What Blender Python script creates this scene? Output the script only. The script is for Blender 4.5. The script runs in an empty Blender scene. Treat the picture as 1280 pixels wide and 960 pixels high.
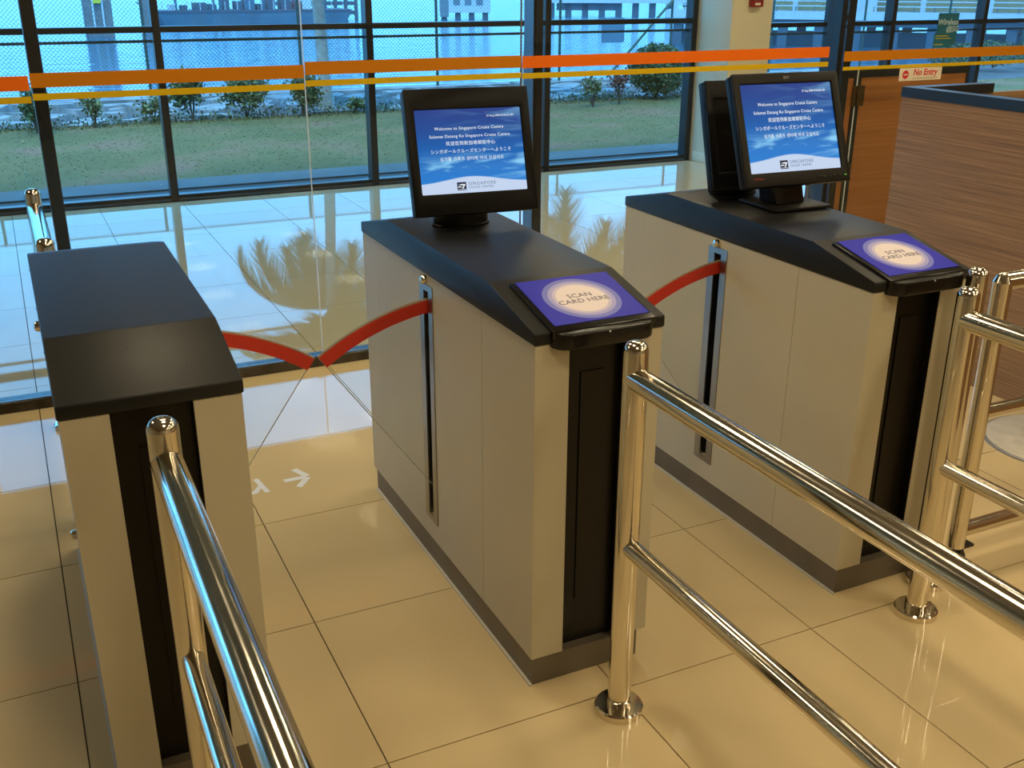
import bpy, bmesh, math, random
from mathutils import Vector, Matrix
random.seed(7)
PI = math.pi
S = bpy.context.scene
COL = S.collection

# ------------------------------------------------------------------ camera
F, YAW, PITCH, ROLL = 1297.5, math.radians(25.65), math.radians(-21.393), math.radians(0.19)
fw = Vector((math.sin(YAW) * math.cos(PITCH), math.cos(YAW) * math.cos(PITCH), math.sin(PITCH)))
rt0 = Vector((math.cos(YAW), -math.sin(YAW), 0))
up0 = rt0.cross(fw)
rt = rt0 * math.cos(ROLL) + up0 * math.sin(ROLL)
up = up0 * math.cos(ROLL) - rt0 * math.sin(ROLL)
cd = bpy.data.cameras.new('camera')
cam = bpy.data.objects.new('camera', cd)
COL.objects.link(cam)
M = Matrix((rt, up, -fw)).transposed().to_4x4()
M.translation = Vector((-0.9625, -1.889, 1.6319))
cam.matrix_world = M
cd.sensor_width = 36
cd.lens = F / 1280 * 36
cd.clip_start = 0.05
cd.clip_end = 2000
S.camera = cam

# ------------------------------------------------------------------ sky
w = bpy.data.worlds.new('sky')
S.world = w
w.use_nodes = True
nt = w.node_tree
nt.nodes.clear()
wo = nt.nodes.new('ShaderNodeOutputWorld')
bg = nt.nodes.new('ShaderNodeBackground')
tc = nt.nodes.new('ShaderNodeTexCoord')
sx = nt.nodes.new('ShaderNodeSeparateXYZ')
rp = nt.nodes.new('ShaderNodeValToRGB')
rp.color_ramp.elements[0].position = 0.0
rp.color_ramp.elements[0].color = (0.22, 0.58, 1.0, 1)
rp.color_ramp.elements[1].position = 1.0
rp.color_ramp.elements[1].color = (0.20, 0.52, 1.0, 1)
nt.links.new(tc.outputs['Generated'], sx.inputs[0])
nt.links.new(sx.outputs['Z'], rp.inputs[0])
nt.links.new(rp.outputs[0], bg.inputs[0])
bg.inputs[1].default_value = 4.2
nt.links.new(bg.outputs[0], wo.inputs[0])

# ------------------------------------------------------------------ hazy sun, high behind the building
sl = bpy.data.lights.new('sun', 'SUN')
sl.energy = 3.0
sl.angle = math.radians(25)
sl.color = (1.0, 0.88, 0.70)
so = bpy.data.objects.new('sun', sl)
COL.objects.link(so)
so.rotation_euler = Vector((0.25, 0.45, -1.0)).to_track_quat('-Z', 'Y').to_euler()

# ------------------------------------------------------------------ exposure
S.view_settings.view_transform = 'Standard'
S.view_settings.look = 'None'
S.view_settings.gamma = 1
S.view_settings.use_curve_mapping = False
S.view_settings.exposure = 0.0
S.cycles.transparent_max_bounces = 24
LAMP_POWER = 13.8
LAMP_COLOR = (1.0, 0.82, 0.52)

# ------------------------------------------------------------------ materials
def mat(name, color, rough=0.5, metal=0.0, noise=0.0, scale=20, bump=0.0, coat=0.0, spec=0.5, stretch=(1, 1, 1)):
    m = bpy.data.materials.new(name)
    m.use_nodes = True
    n = m.node_tree
    b = n.nodes['Principled BSDF']
    b.inputs['Base Color'].default_value = (*color, 1)
    b.inputs['Roughness'].default_value = rough
    b.inputs['Metallic'].default_value = metal
    b.inputs['Coat Weight'].default_value = coat
    b.inputs['Specular IOR Level'].default_value = spec
    if noise or bump:
        t = n.nodes.new('ShaderNodeTexCoord')
        mp = n.nodes.new('ShaderNodeMapping')
        mp.inputs['Scale'].default_value = stretch
        nz = n.nodes.new('ShaderNodeTexNoise')
        nz.inputs['Scale'].default_value = scale
        nz.inputs['Detail'].default_value = 5
        n.links.new(t.outputs['Object'], mp.inputs[0])
        n.links.new(mp.outputs[0], nz.inputs['Vector'])
        if noise:
            r = n.nodes.new('ShaderNodeValToRGB')
            r.color_ramp.elements[0].position = 0.3
            r.color_ramp.elements[1].position = 0.7
            r.color_ramp.elements[0].color = (*[c * (1 - noise) for c in color], 1)
            r.color_ramp.elements[1].color = (*[min(1, c * (1 + noise)) for c in color], 1)
            n.links.new(nz.outputs['Fac'], r.inputs[0])
            n.links.new(r.outputs[0], b.inputs['Base Color'])
        if bump:
            bp = n.nodes.new('ShaderNodeBump')
            bp.inputs['Strength'].default_value = bump
            bp.inputs['Distance'].default_value = 0.01
            n.links.new(nz.outputs['Fac'], bp.inputs['Height'])
            n.links.new(bp.outputs[0], b.inputs['Normal'])
    return m

def glass(name, tint, ior=1.45):
    m = bpy.data.materials.new(name)
    m.use_nodes = True
    n = m.node_tree
    n.nodes.clear()
    o = n.nodes.new('ShaderNodeOutputMaterial')
    tr = n.nodes.new('ShaderNodeBsdfTransparent')
    tr.inputs[0].default_value = (*tint, 1)
    gl = n.nodes.new('ShaderNodeBsdfGlossy')
    gl.inputs['Roughness'].default_value = 0.0
    fr = n.nodes.new('ShaderNodeFresnel')
    fr.inputs[0].default_value = ior
    ge = n.nodes.new('ShaderNodeNewGeometry')
    iv = n.nodes.new('ShaderNodeMath')
    iv.operation = 'SUBTRACT'
    iv.inputs[0].default_value = 1
    mu = n.nodes.new('ShaderNodeMath')
    mu.operation = 'MULTIPLY'
    mx = n.nodes.new('ShaderNodeMixShader')
    n.links.new(ge.outputs['Backfacing'], iv.inputs[1])
    n.links.new(iv.outputs[0], mu.inputs[0])
    n.links.new(fr.outputs[0], mu.inputs[1])
    n.links.new(mu.outputs[0], mx.inputs[0])
    n.links.new(tr.outputs[0], mx.inputs[1])
    n.links.new(gl.outputs[0], mx.inputs[2])
    n.links.new(mx.outputs[0], o.inputs[0])
    return m

def emit(name, color, strength):
    m = bpy.data.materials.new(name)
    m.use_nodes = True
    b = m.node_tree.nodes['Principled BSDF']
    b.inputs['Base Color'].default_value = (0, 0, 0, 1)
    b.inputs['Emission Color'].default_value = (*color, 1)
    b.inputs['Emission Strength'].default_value = strength
    return m

class NB:                                    # tiny node helper
    def __init__(s, m): s.t = m.node_tree
    def n(s, kind, **k):
        x = s.t.nodes.new(kind)
        for a, v in k.items(): setattr(x, a, v)
        return x
    def l(s, a, b): s.t.links.new(a, b)
    def math(s, op, a, b=None, c=None):
        x = s.n('ShaderNodeMath', operation=op)
        for i, v in enumerate((a, b, c)):
            if v is None: continue
            if isinstance(v, (int, float)): x.inputs[i].default_value = v
            else: s.l(v, x.inputs[i])
        return x.outputs[0]
    def ramp(s, fac, stops):
        r = s.n('ShaderNodeValToRGB')
        e = r.color_ramp.elements
        while len(e) < len(stops): e.new(0.5)
        for i, (p, c) in enumerate(stops):
            e[i].position = p
            e[i].color = (*c, 1)
        s.l(fac, r.inputs[0])
        return r.outputs[0]

MT = {}
MT['cream'] = mat('cream_laminate', (0.60, 0.55, 0.41), 0.42, noise=0.03, scale=3)
MT['dark'] = mat('dark_core', (0.02, 0.018, 0.016), 0.5)
MT['recess'] = mat('black_gloss_recess', (0.008, 0.006, 0.004), 0.3, spec=0.25)
MT['hood'] = mat('textured_black_hood', (0.013, 0.0135, 0.014), 0.42, bump=0.06, scale=260, spec=0.28)
MT['gloss'] = mat('gloss_black_plastic', (0.008, 0.007, 0.0065), 0.22, spec=0.35)
MT['bezel'] = mat('matt_black_bezel', (0.004, 0.004, 0.0043), 0.4, spec=0.18)
MT['kick'] = mat('brown_kick_plate', (0.15, 0.125, 0.09), 0.4, noise=0.12, scale=9)
MT['seal'] = mat('white_sealant', (0.6, 0.57, 0.5), 0.6)
MT['chrome'] = mat('polished_chrome', (0.74, 0.69, 0.59), 0.12, 1.0)
MT['steel'] = mat('brushed_steel', (0.34, 0.33, 0.31), 0.3, 1.0, noise=0.12, scale=30, stretch=(1, 1, 0.1))
MT['red'] = mat('red_flap_band', (0.62, 0.035, 0.018), 0.45)
MT['acrylic'] = glass('clear_acrylic', (0.97, 0.98, 0.97))
MT['acryledge'] = mat('acrylic_edge', (0.55, 0.56, 0.54), 0.25)
MT['rimtan'] = mat('tan_rim', (0.33, 0.28, 0.20), 0.4)
MT['pane'] = glass('window_glass', (0.74, 0.89, 0.94))
MT['pane2'] = glass('partition_glass', (0.95, 0.98, 0.98))
MT['frame'] = mat('dark_window_frame', (0.010, 0.011, 0.014), 0.35)
MT['alu'] = mat('grey_metal_post_face', (0.12, 0.15, 0.18), 0.3, 0.6)
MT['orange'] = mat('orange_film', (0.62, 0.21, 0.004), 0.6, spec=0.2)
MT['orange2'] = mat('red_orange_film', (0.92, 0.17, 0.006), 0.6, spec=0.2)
MT['yellow'] = mat('yellow_film', (0.72, 0.47, 0.006), 0.6, spec=0.2)
MT['track'] = mat('dark_base_track', (0.035, 0.026, 0.018), 0.25, noise=0.5, scale=14)
MT['grout'] = mat('grout', (0.15, 0.11, 0.075), 0.9)
MT['wallcream'] = mat('cream_painted_wall', (0.80, 0.68, 0.47), 0.6, noise=0.02, scale=2)
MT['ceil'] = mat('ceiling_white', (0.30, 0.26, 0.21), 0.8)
MT['lampring'] = mat('white_lamp_ring', (0.8, 0.8, 0.8), 0.4)
MT['lamp'] = emit('lamp_diffuser', LAMP_COLOR, 3)
MT['counterblack'] = mat('black_counter_cap', (0.012, 0.014, 0.018), 0.3)
MT['rubber'] = mat('black_rubber', (0.02, 0.018, 0.016), 0.5)
MT['disc'] = mat('worn_white_disc', (0.62, 0.58, 0.50), 0.45, noise=0.12, scale=18)
MT['discedge'] = mat('grey_disc_rim', (0.32, 0.32, 0.34), 0.4, 0.6)
MT['reflection'] = mat('white_sign_reflection', (0.86, 0.84, 0.78), 0.3)
MT['text'] = emit('screen_text_white', (0.88, 0.95, 1.0), 0.9)
MT['textgrey'] = emit('screen_text_grey', (0.10, 0.18, 0.28), 0.8)
MT['logodark'] = emit('logo_dark', (0.006, 0.012, 0.06), 0.8)
MT['ink'] = mat('navy_print', (0.045, 0.035, 0.10), 0.4)
MT['redprint'] = mat('red_print', (0.65, 0.02, 0.03), 0.5)
MT['signwhite'] = mat('cream_sign', (0.85, 0.75, 0.58), 0.5)
MT['greytext'] = mat('grey_print', (0.30, 0.26, 0.20), 0.6)
MT['poster'] = mat('teal_poster', (0.02, 0.20, 0.27), 0.5, noise=0.25, scale=6)
MT['posterwhite'] = mat('poster_white_print', (0.75, 0.85, 0.88), 0.5)
MT['posteryellow'] = mat('poster_yellow_print', (0.75, 0.62, 0.03), 0.5)
MT['alarm'] = mat('red_alarm_box', (0.30, 0.012, 0.015), 0.4)
MT['bronze'] = mat('bronze_hinge', (0.16, 0.10, 0.05), 0.35, 0.8)
MT['whitegap'] = mat('white_edge_strip', (0.92, 0.94, 0.95), 0.35)
MT['brandgrey'] = mat('grey_brand_print', (0.25, 0.25, 0.25), 0.5)
MT['brandred'] = mat('red_brand_print', (0.45, 0.02, 0.01), 0.5)
MT['ledgreen'] = emit('green_led', (0.15, 0.5, 0.03), 1.0)
# exterior
MT['concrete'] = mat('grey_concrete', (0.17, 0.17, 0.17), 0.9, noise=0.2, scale=3)
MT['kerb'] = mat('pale_kerb', (0.13, 0.13, 0.125), 0.9, noise=0.15, scale=4)
MT['rock'] = mat('seawall_stone', (0.24, 0.255, 0.26), 0.9, noise=0.4, scale=4, bump=0.6)
MT['rockgap'] = mat('seawall_mortar', (0.09, 0.095, 0.10), 0.95, noise=0.3, scale=5)
MT['wire'] = mat('fence_wire', (0.05, 0.10, 0.13), 0.6, 0.3)
MT['fencepost'] = mat('green_fence_post', (0.02, 0.08, 0.06), 0.5)
MT['boardgrey'] = mat('blue_grey_board', (0.08, 0.17, 0.25), 0.6)
MT['trunk'] = mat('palm_trunk', (0.33, 0.31, 0.28), 0.9, noise=0.3, scale=8, bump=0.5)
MT['frond'] = mat('palm_frond', (0.05, 0.08, 0.025), 0.6)
MT['leaf'] = mat('bush_leaf', (0.15, 0.17, 0.06), 0.6, noise=0.5, scale=9)
MT['leafdark'] = mat('dark_bush_leaf', (0.085, 0.12, 0.04), 0.6, noise=0.5, scale=9)
MT['leafred'] = mat('reddish_leaf', (0.16, 0.07, 0.05), 0.6, noise=0.4, scale=9)
MT['twig'] = mat('twig', (0.10, 0.07, 0.045), 0.9)
MT['flower'] = mat('mauve_flower', (0.42, 0.30, 0.50), 0.6)
MT['flowerred'] = mat('red_flower', (0.5, 0.05, 0.06), 0.6)
MT['blade'] = mat('grass_blade', (0.14, 0.115, 0.03), 0.8, noise=0.3, scale=2.0)
MT['bluesteel'] = mat('blue_grey_hull', (0.05, 0.13, 0.19), 0.6, noise=0.2, scale=0.5)
MT['rust'] = mat('red_brown_cargo', (0.20, 0.10, 0.12), 0.7)
MT['pierwhite'] = mat('pale_pier_rail', (0.55, 0.62, 0.66), 0.6)
MT['pierdark'] = mat('dark_pier_pile', (0.06, 0.10, 0.14), 0.8)
MT['piertan'] = mat('tan_terminal_wall', (0.78, 0.42, 0.17), 0.8, noise=0.08, scale=0.6)
MT['windowdark'] = mat('far_window', (0.16, 0.22, 0.26), 0.2)

def m_tile():
    m = mat('cream_polished_tile', (0.66, 0.57, 0.43), 0.025, spec=0.5)
    k = NB(m)
    b = m.node_tree.nodes['Principled BSDF']
    oi = k.n('ShaderNodeObjectInfo')
    tc_ = k.n('ShaderNodeTexCoord')
    ad = k.n('ShaderNodeVectorMath', operation='ADD')
    k.l(tc_.outputs['Object'], ad.inputs[0])
    k.l(oi.outputs['Location'], ad.inputs[1])
    nz = k.n('ShaderNodeTexNoise')
    nz.inputs['Scale'].default_value = 2.2
    nz.inputs['Detail'].default_value = 6
    k.l(ad.outputs[0], nz.inputs['Vector'])
    f = k.math('ADD', k.math('MULTIPLY', nz.outputs['Fac'], 0.7), k.math('MULTIPLY', oi.outputs['Random'], 0.3))
    k.l(k.ramp(f, [(0.25, (0.66, 0.52, 0.29)), (0.75, (0.71, 0.565, 0.325))]), b.inputs['Base Color'])
    return m
MT['tile'] = m_tile()

def m_wood(name, c0, c1, axis):
    m = mat(name, c0, 0.42)
    k = NB(m)
    b = m.node_tree.nodes['Principled BSDF']
    tc_ = k.n('ShaderNodeTexCoord')
    mp = k.n('ShaderNodeMapping')
    mp.inputs['Scale'].default_value = (1.0, 1.0, 90)
    k.l(tc_.outputs['Object'], mp.inputs[0])
    nz = k.n('ShaderNodeTexNoise')
    nz.inputs['Scale'].default_value = 1.6
    nz.inputs['Detail'].default_value = 8
    nz.inputs['Roughness'].default_value = 0.65
    k.l(mp.outputs[0], nz.inputs['Vector'])
    k.l(k.ramp(nz.outputs['Fac'], [(0.3, c0), (0.7, c1)]), b.inputs['Base Color'])
    return m
MT['wood'] = m_wood('striped_veneer', (0.165, 0.088, 0.038), (0.45, 0.265, 0.125), 0)
MT['woodred'] = m_wood('orange_veneer', (0.34, 0.110, 0.022), (0.56, 0.21, 0.055), 0)

def m_grass():
    m = mat('lawn_ground', (0.08, 0.11, 0.04), 0.95)
    k = NB(m)
    b = m.node_tree.nodes['Principled BSDF']
    tc_ = k.n('ShaderNodeTexCoord')
    nz = k.n('ShaderNodeTexNoise')
    nz.inputs['Scale'].default_value = 0.9
    nz.inputs['Detail'].default_value = 8
    k.l(tc_.outputs['Object'], nz.inputs['Vector'])
    k.l(k.ramp(nz.outputs['Fac'], [(0.38, (0.115, 0.095, 0.022)), (0.52, (0.15, 0.115, 0.032)), (0.64, (0.22, 0.115, 0.055))]), b.inputs['Base Color'])
    return m
MT['lawn'] = m_grass()

def m_sea():
    m = mat('sea_water', (0.012, 0.10, 0.17), 0.10, spec=0.22)
    k = NB(m)
    b = m.node_tree.nodes['Principled BSDF']
    tc_ = k.n('ShaderNodeTexCoord')
    mp = k.n('ShaderNodeMapping')
    mp.inputs['Rotation'].default_value = (0, 0, math.radians(-22))
    mp.inputs['Scale'].default_value = (0.35, 1.3, 1)
    k.l(tc_.outputs['Object'], mp.inputs[0])
    nz = k.n('ShaderNodeTexNoise')
    nz.inputs['Scale'].default_value = 0.9
    nz.inputs['Detail'].default_value = 5
    k.l(mp.outputs[0], nz.inputs['Vector'])
    bp = k.n('ShaderNodeBump')
    bp.inputs['Strength'].default_value = 0.8
    bp.inputs['Distance'].default_value = 0.3
    k.l(nz.outputs['Fac'], bp.inputs['Height'])
    k.l(bp.outputs[0], b.inputs['Normal'])
    return m
MT['sea'] = m_sea()

def m_screen(w_, h_):
    """welcome screen picture: blue sweep, light streaks, white wave along the bottom (object coords in metres)"""
    m = emit('welcome_screen_picture', (0, 0, 1), 1.0)
    k = NB(m)
    b = m.node_tree.nodes['Principled BSDF']
    b.inputs['Roughness'].default_value = 0.35
    b.inputs['Specular IOR Level'].default_value = 0.12
    tc_ = k.n('ShaderNodeTexCoord')
    sp = k.n('ShaderNodeSeparateXYZ')
    k.l(tc_.outputs['Object'], sp.inputs[0])
    u = k.math('ADD', k.math('DIVIDE', sp.outputs['X'], w_), 0.5)
    v = k.math('ADD', k.math('DIVIDE', sp.outputs['Z'], h_), 0.5)
    mp = k.n('ShaderNodeMapping')
    mp.inputs['Rotation'].default_value = (0, math.radians(-14), 0)
    mp.inputs['Scale'].default_value = (5, 1, 26)
    k.l(tc_.outputs['Object'], mp.inputs[0])
    nz = k.n('ShaderNodeTexNoise')
    nz.inputs['Scale'].default_value = 1.3
    nz.inputs['Detail'].default_value = 3
    nz.inputs['Distortion'].default_value = 0.8
    k.l(mp.outputs[0], nz.inputs['Vector'])
    base = k.ramp(v, [(0.0, (0.04, 0.26, 0.72)), (0.25, (0.012, 0.17, 0.58)), (0.45, (0.010, 0.13, 0.46)), (0.75, (0.018, 0.075, 0.30)), (1.0, (0.026, 0.055, 0.25))])
    # bright mist in the lower middle
    dv = k.math('SUBTRACT', v, k.math('ADD', 0.30, k.math('MULTIPLY', nz.outputs['Fac'], 0.02)))
    g = k.math('POWER', 2.718, k.math('MULTIPLY', k.math('MULTIPLY', dv, dv), -90.0))
    st = k.n('ShaderNodeMapRange')
    st.inputs[1].default_value = 0.46
    st.inputs[2].default_value = 0.75
    k.l(nz.outputs['Fac'], st.inputs[0])
    rgt = k.math('MULTIPLY', k.math('POWER', u, 2.0), 0.55)
    glow = k.math('MAXIMUM', k.math('MULTIPLY', st.outputs[0], k.math('ADD', g, rgt)), k.math('MULTIPLY', g, 0.06))
    mx = k.n('ShaderNodeMix', data_type='RGBA')
    k.l(k.math('MINIMUM', k.math('MULTIPLY', glow, 1.25), 1.0), mx.inputs[0])
    k.l(base, mx.inputs[6])
    mx.inputs[7].default_value = (0.25, 0.62, 0.92, 1)
    # white wave
    du = k.math('SUBTRACT', u, 0.48)
    bump_ = k.math('MULTIPLY', k.math('POWER', 2.718, k.math('MULTIPLY', k.math('MULTIPLY', du, du), -9.0)), 0.085)
    edge = k.math('ADD', k.math('ADD', 0.115, bump_), k.math('MULTIPLY', u, -0.01))
    wv = k.n('ShaderNodeMapRange')
    k.l(k.math('SUBTRACT', edge, v), wv.inputs[0])
    wv.inputs[1].default_value = -0.006
    wv.inputs[2].default_value = 0.006
    m2 = k.n('ShaderNodeMix', data_type='RGBA')
    k.l(wv.outputs[0], m2.inputs[0])
    k.l(mx.outputs[2], m2.inputs[6])
    m2.inputs[7].default_value = (0.55, 0.66, 0.86, 1)
    k.l(m2.outputs[2], b.inputs['Emission Color'])
    return m
SW, SH = 0.304, 0.228
MT['screen'] = m_screen(SW, SH)

def m_scan():
    """printed card: blue with pale rings round a cream disc (object coords; x across, y along)"""
    m = mat('scan_card_print', (0.03, 0.03, 0.35), 0.4, spec=0.12)
    k = NB(m)
    b = m.node_tree.nodes['Principled BSDF']
    tc_ = k.n('ShaderNodeTexCoord')
    sp = k.n('ShaderNodeSeparateXYZ')
    k.l(tc_.outputs['Object'], sp.inputs[0])
    r = k.math('SQRT', k.math('ADD', k.math('POWER', k.math('ABSOLUTE', sp.outputs['X']), 2.0), k.math('POWER', k.math('ABSOLUTE', sp.outputs['Y']), 2.0)))
    rm = k.n('ShaderNodeValToRGB')
    rm.color_ramp.interpolation = 'CONSTANT'
    e = rm.color_ramp.elements
    st = [(0, (0.80, 0.72, 0.78)), (0.61, (0.58, 0.53, 0.76)), (0.69, (0.38, 0.37, 0.74)), (0.79, (0.18, 0.20, 0.66)), (0.92, (0.010, 0.011, 0.52))]
    while len(e) < len(st): e.new(0.5)
    for i, (p, c) in enumerate(st):
        e[i].position = p
        e[i].color = (*c, 1)
    k.l(k.math('DIVIDE', r, 0.1), rm.inputs[0])
    k.l(rm.outputs[0], b.inputs['Base Color'])
    return m
MT['scan'] = m_scan()

# ------------------------------------------------------------------ geometry helpers
def new_bm(): return bmesh.new()

def add_box(bm, lo, hi, mtx=None):
    vs = []
    for z in (lo[2], hi[2]):
        for y in (lo[1], hi[1]):
            for x in (lo[0], hi[0]):
                v = Vector((x, y, z))
                vs.append(bm.verts.new(mtx @ v if mtx else v))
    for f in ((0, 2, 3, 1), (4, 5, 7, 6), (0, 1, 5, 4), (2, 6, 7, 3), (0, 4, 6, 2), (1, 3, 7, 5)):
        bm.faces.new([vs[i] for i in f])
    return vs

def add_tube(bm, pts, r, n=16, cap=True):
    """tube along points; r one radius or a list"""
    pts = [Vector(p) for p in pts]
    rs = r if isinstance(r, (list, tuple)) else [r] * len(pts)
    rings = []
    for i, p in enumerate(pts):
        a = pts[max(0, i - 1)]
        b = pts[min(len(pts) - 1, i + 1)]
        t = (b - a).normalized()
        ref = Vector((0, 0, 1)) if abs(t.z) < 0.95 else Vector((1, 0, 0))
        x = t.cross(ref).normalized()
        y = t.cross(x).normalized()
        rings.append([bm.verts.new(p + (x * math.cos(2 * PI * j / n) + y * math.sin(2 * PI * j / n)) * rs[i]) for j in range(n)])
    for a, b in zip(rings, rings[1:]):
        for j in range(n):
            f = bm.faces.new((a[j], a[(j + 1) % n], b[(j + 1) % n], b[j]))
            f.smooth = True
    if cap:
        bm.faces.new(list(reversed(rings[0])))
        bm.faces.new(rings[-1])

def add_lathe(bm, prof, n=32, c=(0, 0, 0), mtx=None):
    rings = []
    for r, z in prof:
        ring = []
        for j in range(n):
            v = Vector((c[0] + r * math.cos(2 * PI * j / n), c[1] + r * math.sin(2 * PI * j / n), c[2] + z))
            ring.append(bm.verts.new(mtx @ v if mtx else v))
        rings.append(ring)
    for a, b in zip(rings, rings[1:]):
        for j in range(n):
            f = bm.faces.new((a[j], a[(j + 1) % n], b[(j + 1) % n], b[j]))
            f.smooth = True
    bm.faces.new(list(reversed(rings[0])))
    bm.faces.new(rings[-1])

def add_prism(bm, poly, axis, a, b):
    """extrude a 2D polygon; axis 'x': poly is (y,z); 'y': (x,z); 'z': (x,y)"""
    def P(q, t):
        return {'x': (t, q[0], q[1]), 'y': (q[0], t, q[1]), 'z': (q[0], q[1], t)}[axis]
    A = [bm.verts.new(P(q, a)) for q in poly]
    B = [bm.verts.new(P(q, b)) for q in poly]
    n = len(poly)
    bm.faces.new(A)
    bm.faces.new(list(reversed(B)))
    for i in range(n):
        bm.faces.new((A[i], B[i], B[(i + 1) % n], A[(i + 1) % n]))

def bevel(bm, w_, seg=2, angle=0.5):
    bmesh.ops.recalc_face_normals(bm, faces=bm.faces)
    es = [e for e in bm.edges if len(e.link_faces) == 2 and e.calc_face_angle(0) > angle]
    bmesh.ops.bevel(bm, geom=es, offset=w_, segments=seg, affect='EDGES', profile=0.5, clamp_overlap=True)

def mesh(name, bm, m):
    bmesh.ops.recalc_face_normals(bm, faces=bm.faces)
    me = bpy.data.meshes.new(name)
    bm.to_mesh(me)
    bm.free()
    me.set_sharp_from_angle(angle=math.radians(38))
    me.materials.append(m)
    return me

def put(name, me, parent=None, loc=None, mtx=None):
    o = bpy.data.objects.new(name, me)
    COL.objects.link(o)
    if parent: o.parent = parent
    if loc: o.location = loc
    if mtx: o.matrix_local = mtx
    return o

def obj(name, bm, m, parent=None, loc=None, mtx=None):
    return put(name, mesh(name, bm, m), parent, loc, mtx)

def boxo(name, lo, hi, m, parent=None, bev=0.0, seg=2, mtx=None):
    bm = new_bm()
    c = [(a + b) / 2 for a, b in zip(lo, hi)]
    add_box(bm, [a - q for a, q in zip(lo, c)], [b - q for b, q in zip(hi, c)])
    if bev: bevel(bm, bev, seg)
    return obj(name, bm, m, parent, loc=c if mtx is None else None, mtx=mtx)

def tubeo(name, pts, r, m, parent=None, n=16):
    bm = new_bm()
    add_tube(bm, pts, r, n)
    return obj(name, bm, m, parent)

def tag(o, label=None, cat=None, group=None, kind=None):
    if label: o['label'] = label
    if cat: o['category'] = cat
    if group: o['group'] = group
    if kind: o['kind'] = kind
    return o

def thing(name, label, cat, loc=(0, 0, 0), rz=0, group=None):
    o = bpy.data.objects.new(name, None)
    COL.objects.link(o)
    o.empty_display_size = 0.05
    o.location = loc
    o.rotation_euler = (0, 0, rz)
    return tag(o, label, cat, group)

def struct(name, label=None, loc=(0, 0, 0)):
    o = bpy.data.objects.new(name, None)
    COL.objects.link(o)
    o.location = loc
    tag(o, label, None, None, 'structure')
    return o

def copy_tree(o, parent=None):
    c = o.copy()
    COL.objects.link(c)
    if parent: c.parent = parent
    for ch in o.children: copy_tree(ch, c)
    return c

_txt = {}
def text_mesh(body, size, m, align='CENTER', ext=0.0002, spacing=1.0, bold=0.0, shear=0.0):
    key = (body, size, m.name, align)
    if key in _txt: return _txt[key]
    cu = bpy.data.curves.new('lettering', 'FONT')
    cu.body = body
    cu.size = size
    cu.align_x = align
    cu.align_y = 'CENTER'
    cu.resolution_u = 2
    cu.extrude = ext
    cu.space_character = spacing
    cu.offset = bold
    cu.shear = shear
    t = bpy.data.objects.new('lettering_source', cu)
    COL.objects.link(t)
    dg = bpy.context.evaluated_depsgraph_get()
    dg.update()
    me = bpy.data.meshes.new_from_object(t.evaluated_get(dg))
    bpy.data.objects.remove(t)
    bpy.data.curves.remove(cu)
    me.name = 'lettering'
    me.materials.clear()
    me.materials.append(m)
    _txt[key] = me
    return me

RX90 = Matrix.Rotation(PI / 2, 4, 'X')
def basis(loc, x, y, z):
    m = Matrix((Vector(x), Vector(y), Vector(z))).transposed().to_4x4()
    m.translation = Vector(loc)
    return m

# ================================================================== STRUCTURE
# ---- floor: every visible tile is a piece
floor = struct('floor', 'glossy cream square floor tiles with thin dark grout')
bm = new_bm()
add_box(bm, (-7, -8, -0.10), (12, 6.62, -0.006))
obj('grout_bed', bm, MT['grout'], floor)
X0 = -0.4105
colx = [X0 - 0.6 * 4 + 0.6 * k for k in range(20)]
rows_near = [1.093 + 0.6 * k for k in range(-5, 3)]
rows_far = [2.70, 3.31, 3.95, 4.68, 5.28, 5.88, 6.46]
tile_cache = {}
def tile(x0, y0, x1, y1):
    w_, d_ = round(x1 - x0 - 0.0034, 4), round(y1 - y0 - 0.0034, 4)
    if (w_, d_) not in tile_cache:
        b = new_bm()
        add_box(b, (-w_ / 2, -d_ / 2, -0.005), (w_ / 2, d_ / 2, 0.0))
        tile_cache[(w_, d_)] = mesh('tile', b, MT['tile'])
    put('tile', tile_cache[(w_, d_)], floor, ((x0 + x1) / 2, (y0 + y1) / 2, 0))
for i in range(len(colx) - 1):
    for a, b in zip(rows_near, rows_near[1:]):
        if colx[i] < 3.8: tile(colx[i], a, colx[i + 1], b)
    if colx[i] < 3.8: tile(colx[i], 2.293, colx[i + 1], 2.70)
    for a, b in zip(rows_far, rows_far[1:]):
        tile(colx[i], a, colx[i + 1], b)
# plain surrounding floor that the photo does not show, only its reflections
for lo, hi in (((-7, -8), (12, rows_near[0])), ((-7, rows_near[0]), (colx[0], 6.46)),
               ((colx[0] + 0.6 * 11, rows_near[0]), (12, 2.70)), ((colx[-1], 2.70), (12, 6.46))):
    b = new_bm()
    add_box(b, (lo[0] + .002, lo[1] + .002, -0.005), (hi[0] - .002, hi[1] - .002, 0.0))
    obj('floor_field', b, MT['tile'], floor)

# ---- room shell out of view (reflected by floor, chrome and glass)
def slab(name, lo, hi, m, label=None):
    b = new_bm()
    add_box(b, lo, hi)
    o = obj(name, b, m)
    return tag(o, label, None, None, 'structure')
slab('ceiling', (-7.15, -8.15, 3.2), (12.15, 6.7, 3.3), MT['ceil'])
slab('wall_back', (-7.15, -8.15, -0.1), (12.15, -8.0, 3.2), MT['wallcream'])
slab('wall_left', (-7.15, -8.0, -0.1), (-7.0, 6.62, 3.2), MT['wallcream'])
slab('wall_right', (12.0, -8.0, -0.1), (12.15, 6.62, 3.2), MT['wallcream'])

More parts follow.
